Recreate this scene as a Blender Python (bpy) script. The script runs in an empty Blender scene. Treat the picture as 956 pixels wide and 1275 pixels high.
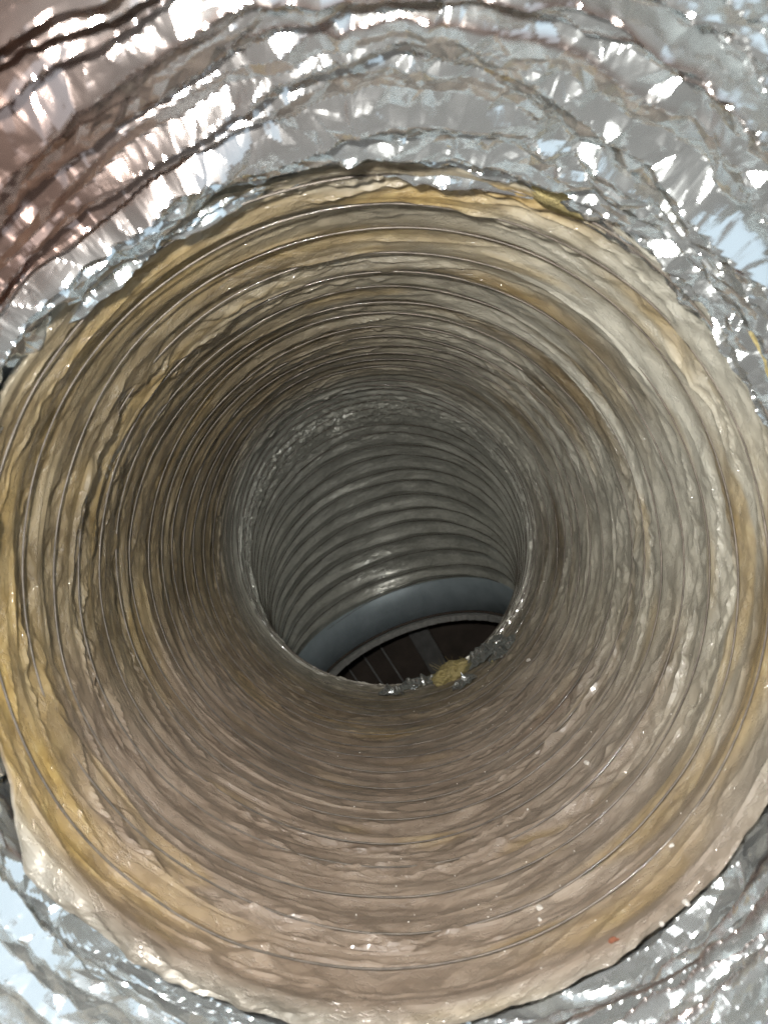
import bpy, bmesh, math, random
import numpy as np
from mathutils import Vector, Matrix

random.seed(7)
rng = np.random.default_rng(7)
SC = bpy.context.scene
COL = SC.collection

# ------------------------------------------------------------------ camera, world, lamps, exposure
cam_d = bpy.data.cameras.new("camera")
cam_d.sensor_fit = 'VERTICAL'
cam_d.sensor_height = 36.0
cam_d.lens = 24.3
cam_d.clip_start = 0.002
cam_d.clip_end = 50.0
cam_d.dof.use_dof = True
cam_d.dof.focus_distance = 0.30
cam_d.dof.aperture_fstop = 22.0
cam = bpy.data.objects.new("camera", cam_d)
cam.location = (0, 0, 0)
cam.rotation_euler = (math.radians(90), 0, 0)
COL.objects.link(cam)
SC.camera = cam

W = bpy.data.worlds.new("World")
SC.world = W
W.use_nodes = True
W.node_tree.nodes["Background"].inputs[0].default_value = (0.52, 0.49, 0.46, 1)
W.node_tree.nodes["Background"].inputs[1].default_value = 0.32


def lamp(name, loc, target, size, power, color, shape='DISK', size_y=None):
    d = bpy.data.lights.new(name, 'AREA')
    d.shape = shape
    d.size = size
    if size_y:
        d.size_y = size_y
    d.energy = power
    d.color = color
    o = bpy.data.objects.new(name, d)
    o.location = loc
    o.rotation_euler = (Vector(target) - Vector(loc)).to_track_quat('-Z', 'Y').to_euler()
    COL.objects.link(o)
    return o


# the phone's own torch beside the lens, and the lit ceiling / window behind the photographer
lamp("torch_lamp", (-0.032, -0.004, 0.030), (0.01, 0.5, -0.05), 0.014, 0.92, (1.0, 0.97, 0.92))
lamp("ceiling_lamp", (-0.55, -0.75, 0.62), (0.0, 0.2, -0.03), 0.80, 1.6, (0.95, 0.98, 1.0), 'RECTANGLE', 0.5)
lamp("window_lamp", (0.65, -0.70, 0.05), (0.0, 0.15, 0.02), 1.3, 4.8, (0.66, 0.84, 1.0), 'RECTANGLE', 1.3)
lamp("overhead_fill", (0.15, -0.35, 1.0), (0.0, 0.15, 0.0), 1.5, 1.9, (0.78, 0.90, 1.0), 'RECTANGLE', 0.8)  # added fill for mid-bright reflections in the foil, not a known source

vs = SC.view_settings
vs.view_transform = 'Standard'
vs.look = 'None'
vs.exposure = 0.0
vs.gamma = 1.0
SC.cycles.use_denoising = True
SC.cycles.denoising_prefilter = 'NONE'
SC.cycles.max_bounces = 8
SC.cycles.diffuse_bounces = 4
SC.cycles.glossy_bounces = 4
SC.cycles.sample_clamp_indirect = 3.0

# ------------------------------------------------------------------ numpy noise (periodic in x)


def _hash(ix, iy, seed):
    h = (ix.astype(np.int64) * 374761393 + iy.astype(np.int64) * 668265263 + seed * 974634777) & 0xFFFFFFFF
    h = ((h ^ (h >> 13)) * 1274126177) & 0xFFFFFFFF
    h = ((h ^ (h >> 16)) * 2246822519) & 0xFFFFFFFF
    return (h ^ (h >> 15)) & 0xFFFFFFFF


def perlin(x, y, perx, seed):
    """gradient noise, period perx (an int) in x; about -0.7 .. 0.7"""
    x0 = np.floor(x); y0 = np.floor(y)
    fx = x - x0; fy = y - y0
    u = fx * fx * fx * (fx * (fx * 6 - 15) + 10)
    v = fy * fy * fy * (fy * (fy * 6 - 15) + 10)

    def g(dx, dy):
        a = _hash((x0 + dx) % perx, y0 + dy, seed) * (2 * math.pi / 4294967296.0)
        return np.cos(a) * (fx - dx) + np.sin(a) * (fy - dy)
    n0 = g(0, 0) * (1 - u) + g(1, 0) * u
    n1 = g(0, 1) * (1 - u) + g(1, 1) * u
    return n0 * (1 - v) + n1 * v


def ridge(n):
    return 1.0 - np.minimum(np.abs(n) * 2.6, 1.0)


def crumple(x, y, perx, seed):
    """creased sheet: lower envelope of tilted cones on a jittered grid, 0 .. 1"""
    x0 = np.floor(x); y0 = np.floor(y)
    best = np.full(x.shape, 9.0)
    for dx in (-1, 0, 1):
        for dy in (-1, 0, 1):
            cx = x0 + dx; cy = y0 + dy
            h = _hash(cx % perx, cy, seed)
            jx = (h & 1023) / 1023.0; jy = ((h >> 10) & 1023) / 1023.0
            hh = ((h >> 20) & 1023) / 1023.0
            ddx = x - cx - jx; ddy = y - cy - jy
            h2 = _hash(cx % perx, cy, seed + 77)
            a = h2 * (2 * math.pi / 4294967296.0)
            # faceted distance: the largest of three half-planes round the point
            d = np.maximum(np.maximum(ddx * np.cos(a) + ddy * np.sin(a),
                                      ddx * np.cos(a + 2.2) + ddy * np.sin(a + 2.2)),
                           ddx * np.cos(a + 4.1) + ddy * np.sin(a + 4.1))
            best = np.minimum(best, d * 0.9 + hh * 0.55)
    return best


def facet(x, y, perx, seed):
    """creased sheet of flat triangles: random heights on a lattice, joined by planes; 0 .. 1"""
    px_ = max(perx // 4, 1)
    wx = perlin(x * px_ / perx, y * 0.25, px_, seed + 5)
    wy = perlin(x * px_ / perx, y * 0.25, px_, seed + 6)
    x = x + 0.8 * wx
    y = y + 0.8 * wy
    x0 = np.floor(x); y0 = np.floor(y)
    fx = x - x0; fy = y - y0

    def h(dx, dy):
        return (_hash((x0 + dx) % perx, y0 + dy, seed) & 0xFFFF) / 65535.0
    a, b, c, d = h(0, 0), h(1, 0), h(0, 1), h(1, 1)
    flip = (_hash(x0 % perx, y0, seed + 9) & 1) == 1
    p1 = np.where(fx + fy < 1, a + (b - a) * fx + (c - a) * fy, d + (c - d) * (1 - fx) + (b - d) * (1 - fy))
    p2 = np.where(fx > fy, a + (b - a) * fx + (d - b) * fy, a + (d - c) * fx + (c - a) * fy)
    return np.where(flip, p1, p2)


def tri(x):
    return 2 * np.abs(x - np.floor(x + 0.5))


def smooth(a, b, x):
    t = np.clip((x - a) / (b - a), 0, 1)
    return t * t * (3 - 2 * t)


# ------------------------------------------------------------------ the duct's centre line
R = 0.100                 # inner radius of the liner at the wire
Y0 = 0.166                # where the liner ends, in front of the camera
AX, AZ = 0.001, -0.018    # the axis passes a little below the lens
YB = 0.468                # the bend begins
RB = 0.128                # radius of the bend
LEAN = math.radians(20)
DN = np.array([math.sin(LEAN), 0.0, -math.cos(LEAN)])      # direction the duct bends towards
SIDE = np.array([math.cos(LEAN), 0.0, math.sin(LEAN)])
S_B = YB - Y0
A_END = math.radians(75)
S_END = S_B + RB * A_END


def frame(s):
    """centre, up (away from the bend's centre) and tangent at arc length s (arrays)"""
    s = np.asarray(s, float)
    a = np.clip((s - S_B) / RB, 0, A_END)
    extra = np.maximum(s - S_END, 0)
    y = np.where(s < S_B, Y0 + s, YB + RB * np.sin(a)) + extra * math.cos(A_END)
    drop = RB * (1 - np.cos(a)) + extra * math.sin(A_END)
    c = np.stack([AX + drop * DN[0] - 0.016 * smooth(0.1, A_END, a), y, AZ + drop * DN[2]], -1)
    up = np.stack([-DN[0] * np.cos(a), np.sin(a), -DN[2] * np.cos(a)], -1)
    tan = np.stack([DN[0] * np.sin(a), np.cos(a), DN[2] * np.sin(a)], -1)
    return c, up, tan


def point(s, th, r):
    c, up, _ = frame(s)
    return c + r[..., None] * (np.cos(th)[..., None] * SIDE + np.sin(th)[..., None] * up)


# ------------------------------------------------------------------ mesh helpers


def grid_faces(n_rows, n_cols, shift=0):
    """quads of a tube, welded round; the last column meets the first `shift` rows further on"""
    i = np.arange(n_rows - 1)[:, None]; j = np.arange(n_cols)[None, :]
    jn = (j + 1) % n_cols
    sh = np.where(j + 1 == n_cols, shift, 0)
    a = i * n_cols + j + 0 * jn
    b = (i + sh) * n_cols + jn
    c = (i + 1 + sh) * n_cols + jn
    d = (i + 1) * n_cols + j + 0 * jn
    q = np.stack([a, b, c, d], -1).reshape(-1, 4)
    return q[(q < n_rows * n_cols).all(1)]


def np_mesh(name, verts, quads, mat, parent=None, attrs=None, smooth_shade=True):
    me = bpy.data.meshes.new(name)
    verts = np.ascontiguousarray(verts, np.float32).reshape(-1, 3)
    quads = np.ascontiguousarray(quads, np.int32)
    nf = len(quads); k = quads.shape[1]
    me.vertices.add(len(verts)); me.vertices.foreach_set("co", verts.ravel())
    me.loops.add(nf * k); me.loops.foreach_set("vertex_index", quads.ravel())
    me.polygons.add(nf)
    me.polygons.foreach_set("loop_start", np.arange(0, nf * k, k, dtype=np.int32))
    me.polygons.foreach_set("use_smooth", np.full(nf, smooth_shade))
    me.update(calc_edges=True)
    for an, arr in (attrs or {}).items():
        arr = np.ascontiguousarray(arr, np.float32)
        if arr.ndim == 1:
            at = me.attributes.new(an, 'FLOAT', 'POINT'); at.data.foreach_set("value", arr)
        else:
            at = me.attributes.new(an, 'FLOAT_VECTOR', 'POINT'); at.data.foreach_set("vector", arr.ravel())
    me.materials.append(mat)
    o = bpy.data.objects.new(name, me)
    COL.objects.link(o)
    o.parent = parent
    return o


def bm_obj(name, bm, mat, parent=None, smooth_shade=False):
    me = bpy.data.meshes.new(name)
    bm.normal_update()
    bm.to_mesh(me); bm.free()
    for p in me.polygons:
        p.use_smooth = smooth_shade
    me.materials.append(mat)
    o = bpy.data.objects.new(name, me)
    COL.objects.link(o)
    o.parent = parent
    return o


def tag(o, label, cat, group=None, kind=None):
    if label: o["label"] = label
    if cat: o["category"] = cat
    if group: o["group"] = group
    if kind: o["kind"] = kind
    return o


def empty(name, loc=(0, 0, 0)):
    o = bpy.data.objects.new(name, None)
    o.empty_display_size = 0.02
    o.location = loc
    COL.objects.link(o)
    return o


# ------------------------------------------------------------------ materials


class NT:
    def __init__(self, name):
        self.m = bpy.data.materials.new(name)
        self.m.use_nodes = True
        self.t = self.m.node_tree
        self.b = self.t.nodes["Principled BSDF"]

    def n(self, typ, **kw):
        nd = self.t.nodes.new(typ)
        for k, v in kw.items():
            if k.startswith('i_'):
                key = k[2:]
                nd.inputs[int(key) if key.isdigit() else key.replace('_', ' ')].default_value = v
            else:
                setattr(nd, k, v)
        return nd

    def l(self, a, b):
        self.t.links.new(a, b)

    def set(self, **kw):
        for k, v in kw.items():
            self.b.inputs[k.replace('_', ' ')].default_value = v

    def attr(self, name):
        return self.n('ShaderNodeAttribute', attribute_name=name)

    def noise(self, vec, scale, detail=4, rough=0.55, dist=0.0):
        nd = self.n('ShaderNodeTexNoise', i_Scale=scale, i_Detail=detail, i_Roughness=rough, i_Distortion=dist)
        if vec is not None: self.l(vec, nd.inputs['Vector'])
        return nd.outputs['Fac']

    def ramp(self, fac, stops):
        nd = self.n('ShaderNodeValToRGB')
        el = nd.color_ramp.elements
        while len(el) < len(stops): el.new(0.5)
        for e, (p, c) in zip(el, stops):
            e.position = p; e.color = c if len(c) == 4 else (*c, 1)
        self.l(fac, nd.inputs[0])
        return nd.outputs[0]

    def mix(self, fac, a, b):
        nd = self.n('ShaderNodeMix', data_type='RGBA')
        for sock, v in ((nd.inputs[0], fac), (nd.inputs[6], a), (nd.inputs[7], b)):
            if isinstance(v, (int, float)): sock.default_value = v
            elif isinstance(v, tuple): sock.default_value = v if len(v) == 4 else (*v, 1)
            else: self.l(v, sock)
        return nd.outputs[2]

    def math(self, op, a, b=0.5, clamp=False):
        nd = self.n('ShaderNodeMath', operation=op, use_clamp=clamp)
        for sock, v in ((nd.inputs[0], a), (nd.inputs[1], b)):
            if isinstance(v, (int, float)): sock.default_value = v
            else: self.l(v, sock)
        return nd.outputs[0]

    def bump(self, height, strength, dist, normal=None):
        nd = self.n('ShaderNodeBump', i_Strength=strength, i_Distance=dist)
        self.l(height, nd.inputs['Height'])
        if normal is not None: self.l(normal, nd.inputs['Normal'])
        return nd.outputs[0]


def mat_liner():
    """thin plastic film stretched over the coil, yellow glass wool showing through in places"""
    n = NT("liner_film")
    flow = n.attr("flow").outputs['Vector']
    wool = n.attr("wool").outputs['Fac']
    pink = n.attr("pink").outputs['Fac']
    metal = n.attr("metal").outputs['Fac']
    wob = n.n('ShaderNodeTexNoise', i_Scale=1.6, i_Detail=4, i_Roughness=0.6)
    n.l(flow, wob.inputs['Vector'])
    add = n.n('ShaderNodeVectorMath', operation='ADD'); n.l(flow, add.inputs[0]); n.l(wob.outputs['Color'], add.inputs[1])
    vor = n.n('ShaderNodeTexVoronoi', feature='SMOOTH_F1', i_Scale=1.5, i_Smoothness=0.12)
    n.l(add.outputs[0], vor.inputs['Vector'])
    sep = n.n('ShaderNodeSeparateColor'); n.l(vor.outputs['Color'], sep.inputs[0])
    soft = n.noise(flow, 0.8, 5, 0.55, 0.4)
    mp3 = n.n('ShaderNodeMapping'); mp3.inputs['Scale'].default_value = (5.0, 5.0, 5.5)
    n.l(add.outputs[0], mp3.inputs['Vector'])
    vor2 = n.n('ShaderNodeTexVoronoi', feature='F1', i_Scale=1.0)
    n.l(mp3.outputs[0], vor2.inputs['Vector'])
    sep2 = n.n('ShaderNodeSeparateColor'); n.l(vor2.outputs['Color'], sep2.inputs[0])
    streak = n.math('ADD', n.math('MULTIPLY', soft, 0.72), n.math('MULTIPLY', sep.outputs[0], 0.12))
    streak = n.math('ADD', streak, n.math('MULTIPLY', sep2.outputs[0], 0.17))
    mp = n.n('ShaderNodeMapping'); mp.inputs['Scale'].default_value = (5.0, 5.0, 2.6)
    n.l(flow, mp.inputs['Vector'])
    fine = n.noise(mp.outputs[0], 1.0, 6, 0.6, 0.6)
    film = n.ramp(streak, [(0.28, (0.085, 0.062, 0.033)), (0.48, (0.150, 0.114, 0.064)), (0.72, (0.26, 0.21, 0.13))])
    pinkc = n.ramp(streak, [(0.28, (0.19, 0.142, 0.105)), (0.5, (0.26, 0.20, 0.152)), (0.75, (0.345, 0.275, 0.215))])
    yel = n.ramp(fine, [(0.3, (0.25, 0.16, 0.048)), (0.55, (0.39, 0.27, 0.095)), (0.75, (0.48, 0.375, 0.17))])
    grey = n.ramp(streak, [(0.3, (0.42, 0.425, 0.375)), (0.7, (0.70, 0.715, 0.65))])
    c = n.mix(pink, film, pinkc)
    c = n.mix(metal, c, grey)
    c = n.mix(wool, c, yel)
    n.l(c, n.b.inputs['Base Color'])
    shine = n.attr('shine').outputs['Fac']
    n.l(n.math('ADD', n.math('MULTIPLY', metal, 0.12), n.math('MULTIPLY', shine, 0.72), True), n.b.inputs['Metallic'])
    n.l(n.math('SUBTRACT', 0.42, n.math('MULTIPLY', shine, 0.20)), n.b.inputs['Roughness'])
    n.set(Roughness=0.40, Coat_Weight=1.0, Coat_Roughness=0.07)
    n.b.inputs['IOR'].default_value = 1.5
    mp2 = n.n('ShaderNodeMapping'); mp2.inputs['Scale'].default_value = (2.2, 2.2, 5.0)
    n.l(add.outputs[0], mp2.inputs['Vector'])
    cr = n.noise(mp2.outputs[0], 1.0, 3, 0.55, 0.3)
    rid = n.math('MINIMUM', n.math('ABSOLUTE', n.math('SUBTRACT', cr, 0.5), 0), 0.035)
    b1 = n.bump(rid, 0.6, 0.0060)
    b2 = n.bump(fine, 0.06, 0.0006, b1)
    n.l(b2, n.b.inputs['Normal'])
    n.l(b1, n.b.inputs['Coat Normal'])
    return n.m


def mat_foil():
    n = NT("metallised_foil")
    co = n.attr("flow").outputs['Vector']
    tone = n.attr("tone").outputs['Fac']
    vo = n.n('ShaderNodeTexVoronoi', feature='DISTANCE_TO_EDGE', i_Scale=1.3)
    wob = n.n('ShaderNodeTexNoise', i_Scale=0.8, i_Detail=3)
    n.l(co, wob.inputs['Vector'])
    add = n.n('ShaderNodeVectorMath', operation='ADD'); n.l(co, add.inputs[0]); n.l(wob.outputs['Color'], add.inputs[1])
    n.l(add.outputs[0], vo.inputs['Vector'])
    edge = n.math('MINIMUM', vo.outputs['Distance'], 0.18)
    fine = n.noise(co, 3.0, 4, 0.6, 0.5)
    b1 = n.bump(edge, 0.05, 0.0015)
    b2 = n.bump(fine, 0.06, 0.0006, b1)
    n.l(b2, n.b.inputs['Normal'])
    col = n.mix(tone, (0.74, 0.78, 0.785), (0.33, 0.225, 0.19))
    n.l(col, n.b.inputs['Base Color'])
    n.l(n.math('SUBTRACT', 0.92, n.math('MULTIPLY', n.attr('pale').outputs['Fac'], 0.10)), n.b.inputs['Metallic'])
    n.set(Roughness=0.125, Coat_Weight=0.0, Coat_Roughness=0.05)
    return n.m


def mat_simple(name, c0, c1, scale, metallic=0.0, rough=0.6, bump=0.3, dist=0.002, coat=0.0):
    n = NT(name)
    tc = n.n('ShaderNodeTexCoord')
    f = n.noise(tc.outputs['Object'], scale, 6, 0.6, 0.3)
    n.l(n.ramp(f, [(0.3, c0), (0.7, c1)]), n.b.inputs['Base Color'])
    n.l(n.bump(f, bump, dist), n.b.inputs['Normal'])
    n.set(Metallic=metallic, Roughness=rough, Coat_Weight=coat)
    return n.m


M_LINER = mat_liner()
M_FOIL = mat_foil()
M_WIRE = mat_simple("film_covered_wire", (0.07, 0.06, 0.048), (0.20, 0.17, 0.14), 160, 0.3, 0.38, 0.3, 0.0006, 0.3)
M_WOOL = mat_simple("glass_wool", (0.34, 0.27, 0.10), (0.58, 0.49, 0.24), 420, 0, 0.9, 1.0, 0.0025)
M_GALV = mat_simple("galvanised_sheet", (0.29, 0.35, 0.38), (0.40, 0.47, 0.50), 60, 0.25, 0.5, 0.1, 0.0006)
M_EDGE = mat_simple("sheet_edge", (0.30, 0.30, 0.28), (0.52, 0.51, 0.48), 200, 0.2, 0.45, 0.5, 0.001)
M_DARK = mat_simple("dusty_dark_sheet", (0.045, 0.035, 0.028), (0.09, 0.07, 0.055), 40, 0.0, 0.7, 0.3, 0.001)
M_BAR = mat_simple("dull_grey_bar", (0.13, 0.13, 0.125), (0.22, 0.22, 0.21), 60, 0.2, 0.5, 0.3, 0.001)
M_CRUMB = mat_simple("white_plaster", (0.62, 0.58, 0.52), (0.85, 0.82, 0.78), 300, 0, 0.8, 0.6, 0.0006)
M_RUST = mat_simple("rusty_grit", (0.20, 0.07, 0.04), (0.36, 0.15, 0.08), 300, 0, 0.8, 0.6, 0.0006)

# ------------------------------------------------------------------ flexible duct: liner
PITCH = 0.0172
NT_ROWS = 24                      # rows per turn of the wire
NCOL = 1000
TURNS = int(S_B / PITCH + (S_END - S_B) / PITCH / 0.58) + 3


def s_of(tau, th):
    """arc length of helical coordinate tau (turns); spacing is uneven as the coil was pulled about"""
    s = PITCH * (tau - 1.0)
    s = np.where(s > S_B, S_B + (s - S_B) * 0.58, s)
    s = s + 0.0032 * perlin(th / (2 * math.pi) * 3, tau * 0.42, 3, 11)
    s = s + 0.0022 * perlin(th / (2 * math.pi) * 7, tau * 0.9, 7, 12)
    s = s + 0.0007 * perlin(th / (2 * math.pi) * 23, tau * 1.1, 23, 13)
    return s


def r_wire(s, th):
    r = R + 0.0022 * perlin(th / (2 * math.pi) * 4, s * 14, 4, 21)
    r = r - 0.0004 * np.exp(-((s - S_B + 0.004) / 0.020) ** 2) * (1 + np.sin(th * 2 + 1))          # drawn in where the bend starts
    r = r + 0.0012 * smooth(S_B + 0.02, S_B + 0.06, s)
    r = r + 0.0016 * perlin(th / (2 * math.pi) * 6, s * 40, 6, 22)
    return r


def film_offset(tau, th, s):
    """how far the film stands outside the wire's circle (metres)"""
    x = th / (2 * math.pi)
    f = tau - np.floor(tau)
    belly = np.sin(math.pi * f) ** 1.15
    far = smooth(S_B + 0.03, S_B + 0.09, s)
    amp = 0.0017 + 0.0026 * perlin(x * 9, tau * 0.8, 9, 31)
    amp = amp + 0.0010 * far
    o = belly * np.clip(amp, 0.0004, 0.008)
    edge = np.minimum(belly * 1.6, 1.0)
    # long flat facets and sharp creases running round the duct, slightly askew
    sk = tau + 0.35 * np.sin(th * 2) + 0.25 * perlin(x * 5, tau * 0.6, 5, 36)
    f1 = facet(x * 26, sk * 1.7, 26, 32)
    f2 = facet(x * 62, sk * 3.6 + 0.4 * np.sin(th * 3), 62, 33)
    f3 = facet(x * 140, tau * 6.5, 140, 34)
    w1 = ridge(perlin(x * 9, sk * 1.9, 9, 37)) ** 4
    quiet = 0.55 + 0.9 * smooth(-0.2, 0.3, perlin(x * 4, tau * 0.5, 4, 38))
    o = o + edge * quiet * (1 - 0.72 * far) * (0.0015 * (f1 - 0.5) + 0.0017 * (f2 - 0.5) + 0.0011 * (f3 - 0.5) - 0.0010 * w1)
    # the film is pinched up into a small ragged lip along the wire
    lip = np.exp(-((f - 0.10 - 0.05 * perlin(x * 11, tau, 11, 39)) / 0.05) ** 2)
    o = o - 0.0011 * lip * smooth(-0.1, 0.35, perlin(x * 14, tau * 1.3, 14, 40))
    # crumpled where the coil is squeezed: inside of the bend and the start of it
    sq = np.exp(-((s - S_B - 0.02) / 0.045) ** 2) * (0.45 + 0.55 * smooth(0.2, -0.8, np.sin(th)))
    ck = facet(x * 90, tau * 3.4, 90, 35)
    o = o + edge * (0.0002 + 0.0026 * sq) * (ck - 0.5)
    ck2 = facet(x * 200, tau * 7.5, 200, 42)
    # the film is badly crushed high on the far side, just where the bend starts
    hs = np.exp(-((s - S_B - 0.028) / 0.020) ** 2) * np.exp(-((np.degrees(th) - 105) / 62) ** 2)
    o = o + 0.0042 * hs * (facet(x * 170, tau * 4.6, 170, 44) - 0.5) + 0.0018 * hs * (facet(x * 330, tau * 8, 330, 45) - 0.5)
    o = o + edge * 0.0016 * sq * (ck2 - 0.5)
    return o


rows = np.arange(TURNS * NT_ROWS) / NT_ROWS
cols = np.arange(NCOL) / NCOL * 2 * math.pi
T, TH = np.meshgrid(rows, cols, indexing='ij')
TAU = T + TH / (2 * math.pi)
S = s_of(TAU, TH)
rw = r_wire(S, TH)
RR = rw + 0.0006 + film_offset(TAU, TH, S)
LOW = smooth(-0.35, -0.85, np.sin(TH + LEAN))
S_cl = np.clip(S, -0.001 - 0.013 * LOW + 0.004 * perlin(TH / (2 * math.pi) * 9, TH * 0, 9, 41) + 0.003 * (facet(TH / (2 * math.pi) * 60, TH * 0 + 0.3, 60, 43) - 0.5), S_END + 0.004)
mouth = smooth(0.003, -0.010, S_cl)
RR = RR + mouth * (0.0012 + 0.0022 * (facet(TH / (2 * math.pi) * 80, S_cl * 260, 80, 46) - 0.5) + 0.0010 * (facet(TH / (2 * math.pi) * 200, S_cl * 600, 200, 47) - 0.5))
P = point(S_cl, TH, RR)
q = grid_faces(len(rows), NCOL, NT_ROWS)
inside = ((S > -0.006 - 0.013 * LOW) & (S < S_END + 0.010)).reshape(-1)
q = q[inside[q].any(1)]
x = TH / (2 * math.pi)


def arc(center_deg, half_deg, th):
    d = (np.degrees(th) - center_deg + 180) % 360 - 180
    return np.exp(-(d / half_deg) ** 2)


n1 = perlin(x * 7, TAU * 0.9, 7, 51) + 0.5 * perlin(x * 16, TAU * 1.9, 16, 52)
wool = smooth(0.22, 0.42, n1) * smooth(0.24, 0.02, S) * 0.45
warp = 0.5 * perlin(x * 12, TAU * 0.7, 12, 53)


def patch(deg, half, t0, ht, k):
    return k * arc(deg, half, TH) * np.exp(-(((TAU - t0) + warp) / ht) ** 4)


for a in ((196, 22, 1.75, 0.5, 1.05), (178, 22, 1.35, 0.45, 0.9), (160, 18, 1.9, 0.45, 0.65), (182, 14, 2.5, 0.45, 0.55),
          (70, 24, 1.95, 0.42, 0.75), (78, 26, 3.4, 0.45, 0.75), (52, 12, 1.4, 0.4, 0.8), (108, 18, 2.5, 0.45, 0.5), (45, 14, 4.8, 0.45, 0.35),
          (20, 16, 2.3, 0.45, 0.6), (26, 14, 3.3, 0.45, 0.45), (-34, 20, 1.9, 0.45, 0.6), (-10, 12, 1.5, 0.45, 0.55), (-72, 16, 1.6, 0.38, 0.5),
          (132, 20, 2.2, 0.45, 0.45), (252, 12, 13.0, 0.4, 0.6), (236, 10, 13.6, 0.4, 0.4),
          (205, 14, 12.0, 0.6, 0.4)):
    wool = np.maximum(wool, patch(*a))
wool = np.clip(wool * (0.75 + 0.9 * perlin(x * 20, TAU * 2.0, 20, 54)), 0, 1)
pink = smooth(-0.15, -0.75, np.sin(TH + LEAN) + 0.2 * perlin(x * 6, TAU * 0.4, 6, 55)) * smooth(0.30, 0.15, S)
metal = 0.8 * smooth(S_B - 0.07, S_B + 0.03, S + 0.03 * np.sin(TH) + 0.01 * perlin(x * 8, TAU, 8, 56))
metal = np.maximum(metal, 0.45 * smooth(0.002, -0.008, S_cl + 0.004 * perlin(x * 14, TAU * 0, 14, 58)))
wool = wool * smooth(-0.008, 0.0, S_cl)
metal = np.maximum(metal, 0.6 * arc(12, 62, TH) * smooth(-0.35, 0.3, 0.25 + perlin(x * 8, TAU * 1.1, 8, 57)))
shine = np.maximum(0.30 * smooth(0.003, -0.007, S_cl), 0.42 * smooth(S_B - 0.01, S_B + 0.04, S))
flow = np.stack([np.cos(TH) * 4.0, np.sin(TH) * 4.0, TAU * 1.5 + 0.5 * np.sin(TH * 2)], -1).reshape(-1, 3)

duct = empty("flexible_duct", (AX, Y0, AZ))
tag(duct, "ribbed flexible duct with brownish film liner, wire coil and crumpled silver jacket, curving down", "duct")
DINV = Matrix.Translation(-Vector(duct.location))


def into_duct(v):
    return v - np.array(duct.location)


liner = np_mesh("liner", into_duct(P), q, M_LINER, duct,
                {"flow": flow, "wool": wool.reshape(-1), "pink": pink.reshape(-1), "shine": shine.reshape(-1), "metal": metal.reshape(-1)}, False)

# ------------------------------------------------------------------ wire coil, turn by turn
coil = empty("wire_coil")
coil.parent = duct
SEG, SID = 220, 8
for k in range(0, TURNS):
    th = np.linspace(0, 2 * math.pi, SEG + 1)
    tau = k + th / (2 * math.pi)
    s = s_of(tau, th)
    if s.max() < 0.0 or s.min() > S_END - 0.002:
        continue
    keep = (s > 0.0) & (s < S_END)
    th = th[keep]; s = s[keep]
    if len(th) < 8: continue
    c0 = point(s, th, r_wire(s, th) + 0.0006 + 0.0009 * perlin(th / (2 * math.pi) * 8, th * 0 + k * 1.3, 8, 62))
    cc, up, tan = frame(s)
    rad = np.cos(th)[:, None] * SIDE + np.sin(th)[:, None] * up
    wr = 0.00031 + 0.0001 * perlin(th / (2 * math.pi) * 30, th * 0 + k, 30, 61)
    phi = np.linspace(0, 2 * math.pi, SID, endpoint=False)
    V = c0[:, None, :] + wr[:, None, None] * (np.cos(phi)[None, :, None] * rad[:, None, :] + np.sin(phi)[None, :, None] * tan[:, None, :])
    np_mesh("wire_turn", into_duct(V.reshape(-1, 3)), grid_faces(len(th), SID), M_WIRE, coil)

# ------------------------------------------------------------------ silver jacket
NJ = 1900
fine_rows = np.linspace(-0.112, 0.004, 300)
deep_rows = np.linspace(0.006, S_END, 40)
sj = np.concatenate([fine_rows, deep_rows])
cj = np.arange(NJ) / NJ * 2 * math.pi
SJ, TJ = np.meshgrid(sj, cj, indexing='ij')
xj = TJ / (2 * math.pi)
v = SJ / 0.016
lowf = perlin(xj * 5, v * 0.5, 5, 70)
skew = v + 0.9 * np.sin(TJ * 1 + 0.6) + 0.5 * lowf
lowj = smooth(-0.35, -0.85, np.sin(TJ + LEAN))
wv = 0.9 * perlin(xj * 4, skew * 0.7, 4, 71) + 0.35 * perlin(xj * 14, skew * 1.4, 14, 76)
pl = 1 - tri(skew * 0.95 + wv * 1.3)
pl2 = 1 - tri(skew * 2.8 + wv * 1.9 + 0.25 * perlin(xj * 24, skew, 24, 77))
pamp = 0.45 + 1.1 * smooth(-0.3, 0.35, perlin(xj * 9, skew * 1.1, 9, 78))
ck0 = facet(xj * 74, skew * 3.6 + 6 * xj, 74, 75)
ck1 = facet(xj * 200, skew * 8.0, 200, 73)
ck2 = facet(xj * 420, v * 10.0, 420, 74)
brown = np.clip(1.15 * arc(122, 36, TJ) * smooth(-0.012, -0.024, SJ + 0.006 * lowf), 0, 1)
rj = R + 0.0050 + 0.014 * smooth(0.0, -0.11, SJ) + 0.022 * smooth(0.004, 0.05, SJ)
near = smooth(0.012, 0.0, SJ)
rj = rj + 0.006 * lowj * smooth(-0.021, -0.014, SJ) * smooth(0.004, -0.006, SJ)
rj = rj - near * (0.0040 * pl + 0.0034 * pl2 * pamp) + near * (1 - 0.55 * brown) * (1 - 0.4 * lowj) * (0.0036 * (ck0 - 0.5) + 0.0016 * (ck1 - 0.5) + 0.00025 * (ck2 - 0.5)) + 0.003 * lowf
floor_r = R + 0.0045 + 0.0016 * ck1 - 0.9 * np.maximum(0, -0.0145 - SJ) - 0.05 * smooth(0.10, 0.0, lowj)
rj = np.maximum(rj, floor_r)
PJ = point(SJ, TJ, rj)
tone = np.clip(np.maximum(brown, 0.8 * smooth(0.72, 0.95, pl2) * smooth(0.0, 0.3, lowf)), 0, 1)
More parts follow.
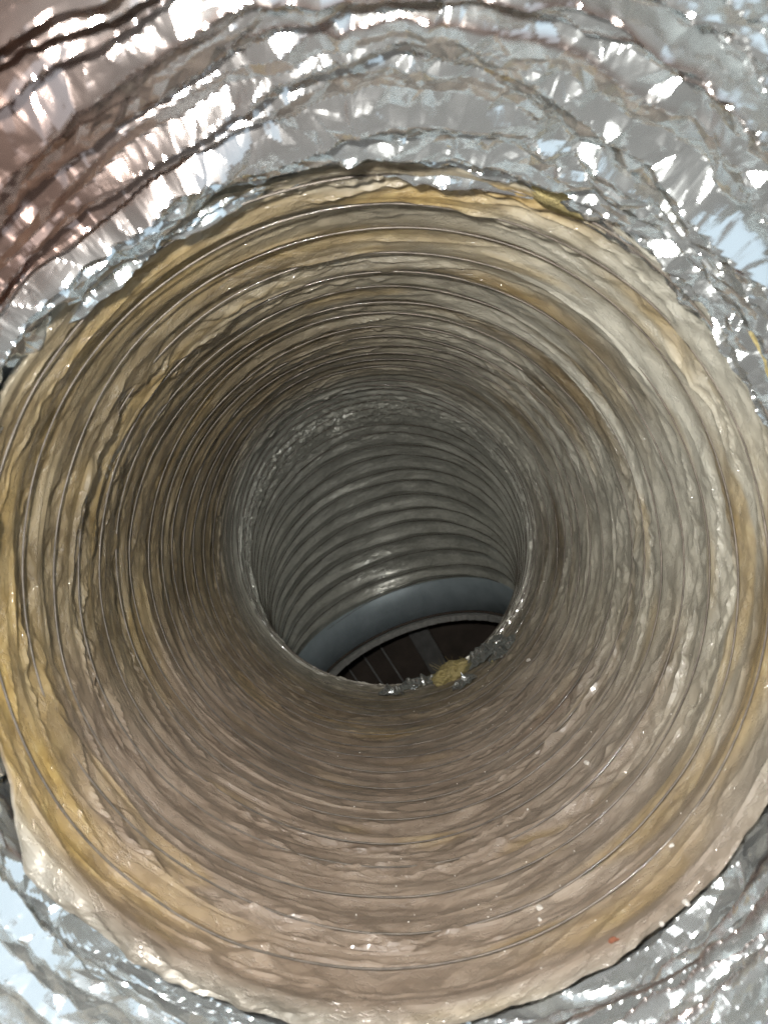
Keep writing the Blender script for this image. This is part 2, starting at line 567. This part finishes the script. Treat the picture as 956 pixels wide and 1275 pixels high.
flowj = np.stack([np.cos(TJ) * 18, np.sin(TJ) * 18, v * 2.2], -1).reshape(-1, 3)
jacket = np_mesh("foil_jacket", into_duct(PJ), grid_faces(len(sj), NJ), M_FOIL, duct, {"flow": flowj, "tone": tone.reshape(-1), "pale": lowj.reshape(-1)}, False)

# ------------------------------------------------------------------ glass wool showing at the cut edge
WN = 120


def wool_wad(deg, half, s0, s1, seed):
    """a ragged pad of wool between liner and jacket"""
    nr = 14
    th = np.radians(np.linspace(deg - half, deg + half, WN))
    ph = np.linspace(0, 2 * math.pi, nr, endpoint=False)
    A, B = np.meshgrid(th, ph, indexing='ij')
    u = np.linspace(-1, 1, WN)[:, None]
    taper = np.sqrt(np.clip(1 - u ** 2, 0.0, 1))
    n = 1 + 0.9 * perlin(A * 9, B * 1.2, 9999, seed)
    ss = (s0 + s1) / 2 + (s1 - s0) / 2 * np.cos(B) * taper * n
    rr = R + 0.0042 + 0.0034 * np.sin(B) * taper * n
    V = point(ss, A, rr)
    return np_mesh("wool_pad", into_duct(V.reshape(-1, 3)), grid_faces(WN, nr), M_WOOL, duct)


for a in ((10, 9, -0.012, 0.004, 1), (177, 8, -0.006, 0.004, 2), (46, 7, -0.005, 0.004, 3)):
    wool_wad(*a)

# ------------------------------------------------------------------ collar at the far end
c_e, up_e, tan_e = [a[0] for a in frame(np.array([S_END]))]
side_e = SIDE
basis = Matrix((side_e, up_e, tan_e)).transposed().to_4x4()      # local x side, y up, z along the duct
basis.translation = Vector(c_e)


def lathe(profile, n=160, wob=0.0, seed=0):
    """closed ring of (r, z) profile points round local z"""
    bm = bmesh.new()
    ring = []
    for i in range(n):
        a = 2 * math.pi * i / n
        w = 1 + wob * (random.random() - 0.5)
        ring.append([bm.verts.new((r * math.cos(a) * w, r * math.sin(a) * w, z)) for r, z in profile])
    m = len(profile)
    for i in range(n):
        A, B = ring[i], ring[(i + 1) % n]
        for j in range(m):
            bm.faces.new((A[j], B[j], B[(j + 1) % m], A[(j + 1) % m]))
    bmesh.ops.recalc_face_normals(bm, faces=bm.faces)
    return bm


collar = empty("metal_collar")
collar.matrix_world = basis
tag(collar, "smooth blue-grey sheet metal collar clamped at the far end of the duct", "collar")
CL = 0.036
rc = R + 0.001
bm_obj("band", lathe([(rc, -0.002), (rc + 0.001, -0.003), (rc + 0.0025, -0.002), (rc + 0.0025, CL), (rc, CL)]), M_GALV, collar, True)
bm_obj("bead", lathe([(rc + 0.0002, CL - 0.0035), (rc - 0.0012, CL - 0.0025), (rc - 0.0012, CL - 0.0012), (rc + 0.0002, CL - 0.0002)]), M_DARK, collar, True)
bm_obj("rim", lathe([(rc - 0.003, CL + 0.0005), (rc + 0.002, CL + 0.0005), (rc + 0.002, CL + 0.006), (rc - 0.003, CL + 0.006)], 200, 0.012), M_EDGE, collar)


def box(bm, x0, x1, y0, y1, z0, z1):
    r_ = bmesh.ops.create_cube(bm, size=1.0)
    for v_ in r_['verts']:
        v_.co = Vector(((x0 + x1) / 2 + v_.co.x * (x1 - x0), (y0 + y1) / 2 + v_.co.y * (y1 - y0), (z0 + z1) / 2 + v_.co.z * (z1 - z0)))


def box_obj(name, dims, mat, parent, bev=0.0006):
    bm = bmesh.new(); box(bm, *dims)
    bmesh.ops.bevel(bm, geom=bm.edges[:], offset=bev, segments=1, affect='EDGES')
    return bm_obj(name, bm, mat, parent)


plenum = empty("register_box")
plenum.matrix_world = basis
tag(plenum, "dark sheet metal box beyond the grey collar, unlit inside", "metal box")
H = 0.17; z0 = CL + 0.0065; z1 = z0 + 0.26
bmf = bmesh.new()
n = 96
inn = []; out = []
for i in range(n):
    a = 2 * math.pi * i / n
    inn.append(bmf.verts.new((math.cos(a) * (rc + 0.001), math.sin(a) * (rc + 0.001), z0)))
    m_ = max(abs(math.cos(a)), abs(math.sin(a)))
    out.append(bmf.verts.new((math.cos(a) / m_ * H, math.sin(a) / m_ * H, z0)))
for i in range(n):
    bmf.faces.new((inn[i], inn[(i + 1) % n], out[(i + 1) % n], out[i]))
ex = bmesh.ops.extrude_face_region(bmf, geom=bmf.faces[:])
for g in ex['geom']:
    if isinstance(g, bmesh.types.BMVert): g.co.z += 0.002
bmesh.ops.recalc_face_normals(bmf, faces=bmf.faces)
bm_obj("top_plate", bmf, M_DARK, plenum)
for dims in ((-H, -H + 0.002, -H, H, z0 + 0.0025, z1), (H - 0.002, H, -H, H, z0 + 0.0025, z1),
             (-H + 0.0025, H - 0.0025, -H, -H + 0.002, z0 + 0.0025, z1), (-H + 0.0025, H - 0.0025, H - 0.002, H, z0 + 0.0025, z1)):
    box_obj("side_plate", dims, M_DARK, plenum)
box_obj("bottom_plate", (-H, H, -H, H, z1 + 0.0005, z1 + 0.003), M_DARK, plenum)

# a flat bar and thin rods on the far side of the box, just past the rim
bar = box_obj("cross_bar", (-0.011, 0.011, -0.004, 0.004, -0.11, 0.11), M_BAR, plenum)
bar.matrix_basis = Matrix.Translation((0.026, H - 0.010, (z0 + z1) / 2)) @ Matrix.Rotation(math.radians(9), 4, 'Y')
for rx, rr_ in ((-0.016, 0.0012), (-0.038, 0.0012), (-0.060, 0.0010)):
    bm = bmesh.new()
    bmesh.ops.create_cone(bm, cap_ends=True, segments=10, radius1=rr_, radius2=rr_, depth=0.21,
                          matrix=Matrix.Translation((rx, H - 0.008, (z0 + z1) / 2)) @ Matrix.Rotation(math.radians(11), 4, 'Y'))
    bm_obj("rod", bm, M_BAR, plenum, True)


# ------------------------------------------------------------------ loose bits lying in the duct
def on_liner(deg, s):
    """a point on the film at angle and arc length, with the outward and along directions there"""
    a = math.radians(deg)
    d = (np.abs(S_cl - s) / 0.01) + np.abs((TH - a + math.pi) % (2 * math.pi) - math.pi) * 10
    i = np.unravel_index(np.argmin(d), d.shape)
    c, up, tan = [v_[0] for v_ in frame(S_cl[i].reshape(1))]
    th_ = TH[i]
    return Vector(P[i]), Vector(math.cos(th_) * SIDE + math.sin(th_) * up), Vector(tan)


def place(o, deg, s, sink, spin=0.0):
    p, out, tan = on_liner(deg, s)
    z = -out; x_ = tan; y_ = z.cross(x_)
    m = Matrix((x_, y_, z)).transposed().to_4x4()
    m = m @ Matrix.Rotation(spin, 4, 'Z')
    m.translation = p + z * sink
    o.matrix_world = m


def crumb_mesh(name, size, seed, mat, flat=0.5):
    r_ = random.Random(seed)
    bm = bmesh.new()
    bmesh.ops.create_icosphere(bm, subdivisions=2, radius=1.0)
    ax = [Vector((r_.gauss(0, 1), r_.gauss(0, 1), r_.gauss(0, 1))).normalized() for _ in range(9)]
    cut = [r_.uniform(0.55, 0.85) for _ in ax]
    for v_ in bm.verts:
        for a_, c_ in zip(ax, cut):
            t_ = v_.co.dot(a_)
            if t_ > c_: v_.co -= a_ * (t_ - c_)
        v_.co = Vector((v_.co.x * size[0], v_.co.y * size[1], v_.co.z * size[2]))
        v_.co += Vector((r_.gauss(0, 1), r_.gauss(0, 1), r_.gauss(0, 1))) * 0.04 * min(size)
    return bm_obj(name, bm, mat)


CR = "pale crumbs fallen along the bottom of the duct"
for deg, sl, size, seed, mat, name, label, spin in (
        (293.5, -0.004, (0.0013, 0.0009, 0.0007), 1, M_CRUMB, "plaster_crumb", "largest oval white crumb, near the crumpled silver edge at lower right", 0.4),
        (297.0, 0.0137, (0.0010, 0.0006, 0.0006), 2, M_CRUMB, "plaster_crumb", "small white crumb just above the largest oval crumb", 1.1),
        (294.7, 0.0820, (0.0018, 0.0009, 0.0008), 3, M_CRUMB, "plaster_crumb", "elongated white crumb alone midway down the duct", 0.2),
        (301.0, 0.2162, (0.0020, 0.0010, 0.0010), 4, M_CRUMB, "plaster_crumb", "white flake deepest in the duct, near the yellow wool tuft", 0.7),
        (274.7, 0.0268, (0.0012, 0.0009, 0.0007), 5, M_CRUMB, "plaster_crumb", "white crumb beside the wire, above the rusty red grit", 0.9),
        (274.0, 0.0215, (0.0009, 0.0007, 0.0006), 6, M_CRUMB, "plaster_crumb", "tiny white crumb nearest below the crumb beside the wire", 0.1),
        (289.0, -0.003, (0.0008, 0.0007, 0.0005), 8, M_CRUMB, "plaster_crumb", "tiny white crumb between the rusty grit and the largest oval crumb", 0.1),
        (282.5, 0.000, (0.0016, 0.0009, 0.0007), 7, M_RUST, "rust_crumb", "rusty red bit of grit at the bottom of the duct", 1.3)):
    o = crumb_mesh(name, size, seed, mat)
    place(o, deg, sl, size[2] * 0.55, spin)
    tag(o, label, "crumb", CR if name == "plaster_crumb" else None)

# yellow tuft of glass wool caught on the lip of the bend
bm = bmesh.new()
bmesh.ops.create_icosphere(bm, subdivisions=5, radius=1.0)
cc_ = np.array([v_.co[:] for v_ in bm.verts])
lump = 1 + 0.35 * perlin(cc_[:, 0] * 1.6 + 9, cc_[:, 1] * 1.6 + cc_[:, 2] * 1.1, 9999, 91) + 0.22 * perlin(cc_[:, 0] * 4 + 30, cc_[:, 1] * 4 - cc_[:, 2] * 3, 9999, 92) \
    + 0.18 * (crumple(cc_[:, 0] * 2.2 + 40 + cc_[:, 2], cc_[:, 1] * 2.2 + cc_[:, 2] * 2.2, 9999, 93) - 0.4)
for v_, k_ in zip(bm.verts, lump):
    v_.co = Vector((v_.co.x * 0.0105, v_.co.y * 0.0135, v_.co.z * 0.0055)) * float(k_)
tuft = bm_obj("insulation_tuft", bm, M_WOOL, None, True)
place(tuft, 276.0, 0.292, 0.0025, 0.3)
tag(tuft, "yellow tuft of glass wool caught on the shiny lip before the dark opening", "insulation tuft")

# loose glass fibres sticking out of the tuft
bm = bmesh.new()
for i_ in range(60):
    d_ = Vector((random.gauss(0, 1), random.gauss(0, 1), abs(random.gauss(0, 0.7)))).normalized()
    p_ = Vector((d_.x * 0.0088, d_.y * 0.0115, d_.z * 0.0055))
    bend_ = Vector((random.gauss(0, 1), random.gauss(0, 1), random.gauss(0, 1))) * 0.5
    ln_ = random.uniform(0.002, 0.006); prev = None
    for k_ in range(5):
        t_ = k_ / 4
        q_ = p_ + (d_ + bend_ * t_) * ln_ * t_
        w_ = 0.00011 * (1 - 0.7 * t_)
        ring_ = [bm.verts.new(q_ + Vector((math.cos(a_), math.sin(a_), 0.3 * math.cos(a_ + 1))) * w_) for a_ in (0, 2.09, 4.19)]
        if prev:
            for j_ in range(3): bm.faces.new((prev[j_], prev[(j_ + 1) % 3], ring_[(j_ + 1) % 3], ring_[j_]))
        prev = ring_
fib = bm_obj("loose_fibres", bm, M_WOOL, tuft)
fib["kind"] = "stuff"

# shiny shreds added for the liner's glints along the lip of the bend
for i_, (deg, sl, hw, hs) in enumerate(((262, 0.294, 9, 0.006), (290, 0.290, 11, 0.010), (297, 0.268, 7, 0.010), (279, 0.262, 5, 0.005), (252, 0.284, 5, 0.005))):
    nu, nv = 60, 34
    A, B = np.meshgrid(np.radians(np.linspace(deg - hw, deg + hw, nu)), np.linspace(-1, 1, nv), indexing='ij')
    u = np.linspace(-1, 1, nu)[:, None]
    edge_ = np.clip(1 - u ** 2, 0, 1) ** 0.5
    ss = sl + hs * B * edge_ * (1 + 0.7 * perlin(A * 20 + 7, B * 1.5, 9999, 101 + i_))
    hgt = (0.0052 * facet(A * 24 + 50, B * 2.5, 9999, 111 + i_) + 0.0030 * facet(A * 60 + 50, B * 5, 9999, 121 + i_)) * (1 - 0.6 * np.abs(B)) * edge_
    base = r_wire(ss, A) - 0.0002
    V = point(ss, A, base - hgt + 0.0015 * np.abs(B))
    iu = np.arange(nu - 1)[:, None]; iv = np.arange(nv - 1)[None, :]
    a_ = iu * nv + iv
    np_mesh("glint_shred", into_duct(V.reshape(-1, 3)), np.stack([a_, a_ + nv, a_ + nv + 1, a_ + 1], -1).reshape(-1, 4), M_FOIL, duct,
            {"flow": V.reshape(-1, 3) * 150, "tone": np.full(V.shape[0] * V.shape[1], 0.05)})

# dust and grit too fine to count, scattered along the bottom
bm = bmesh.new()
for i_ in range(90):
    deg = random.gauss(278, 20); sl = random.uniform(0.0, 0.26)
    p_, out_, tan_ = on_liner(deg, sl)
    r_ = random.uniform(0.00010, 0.00030) * (0.7 + sl * 3)
    t_ = bmesh.ops.create_icosphere(bm, subdivisions=1, radius=r_, matrix=Matrix.Translation(p_ - out_ * r_ * 0.5))
    for v_ in t_['verts']:
        v_.co += Vector((random.gauss(0, 1), random.gauss(0, 1), random.gauss(0, 1))) * r_ * 0.35
dust = bm_obj("grit", bm, M_CRUMB)
tag(dust, "fine pale grit scattered along the bottom of the duct", "grit", None, "stuff")
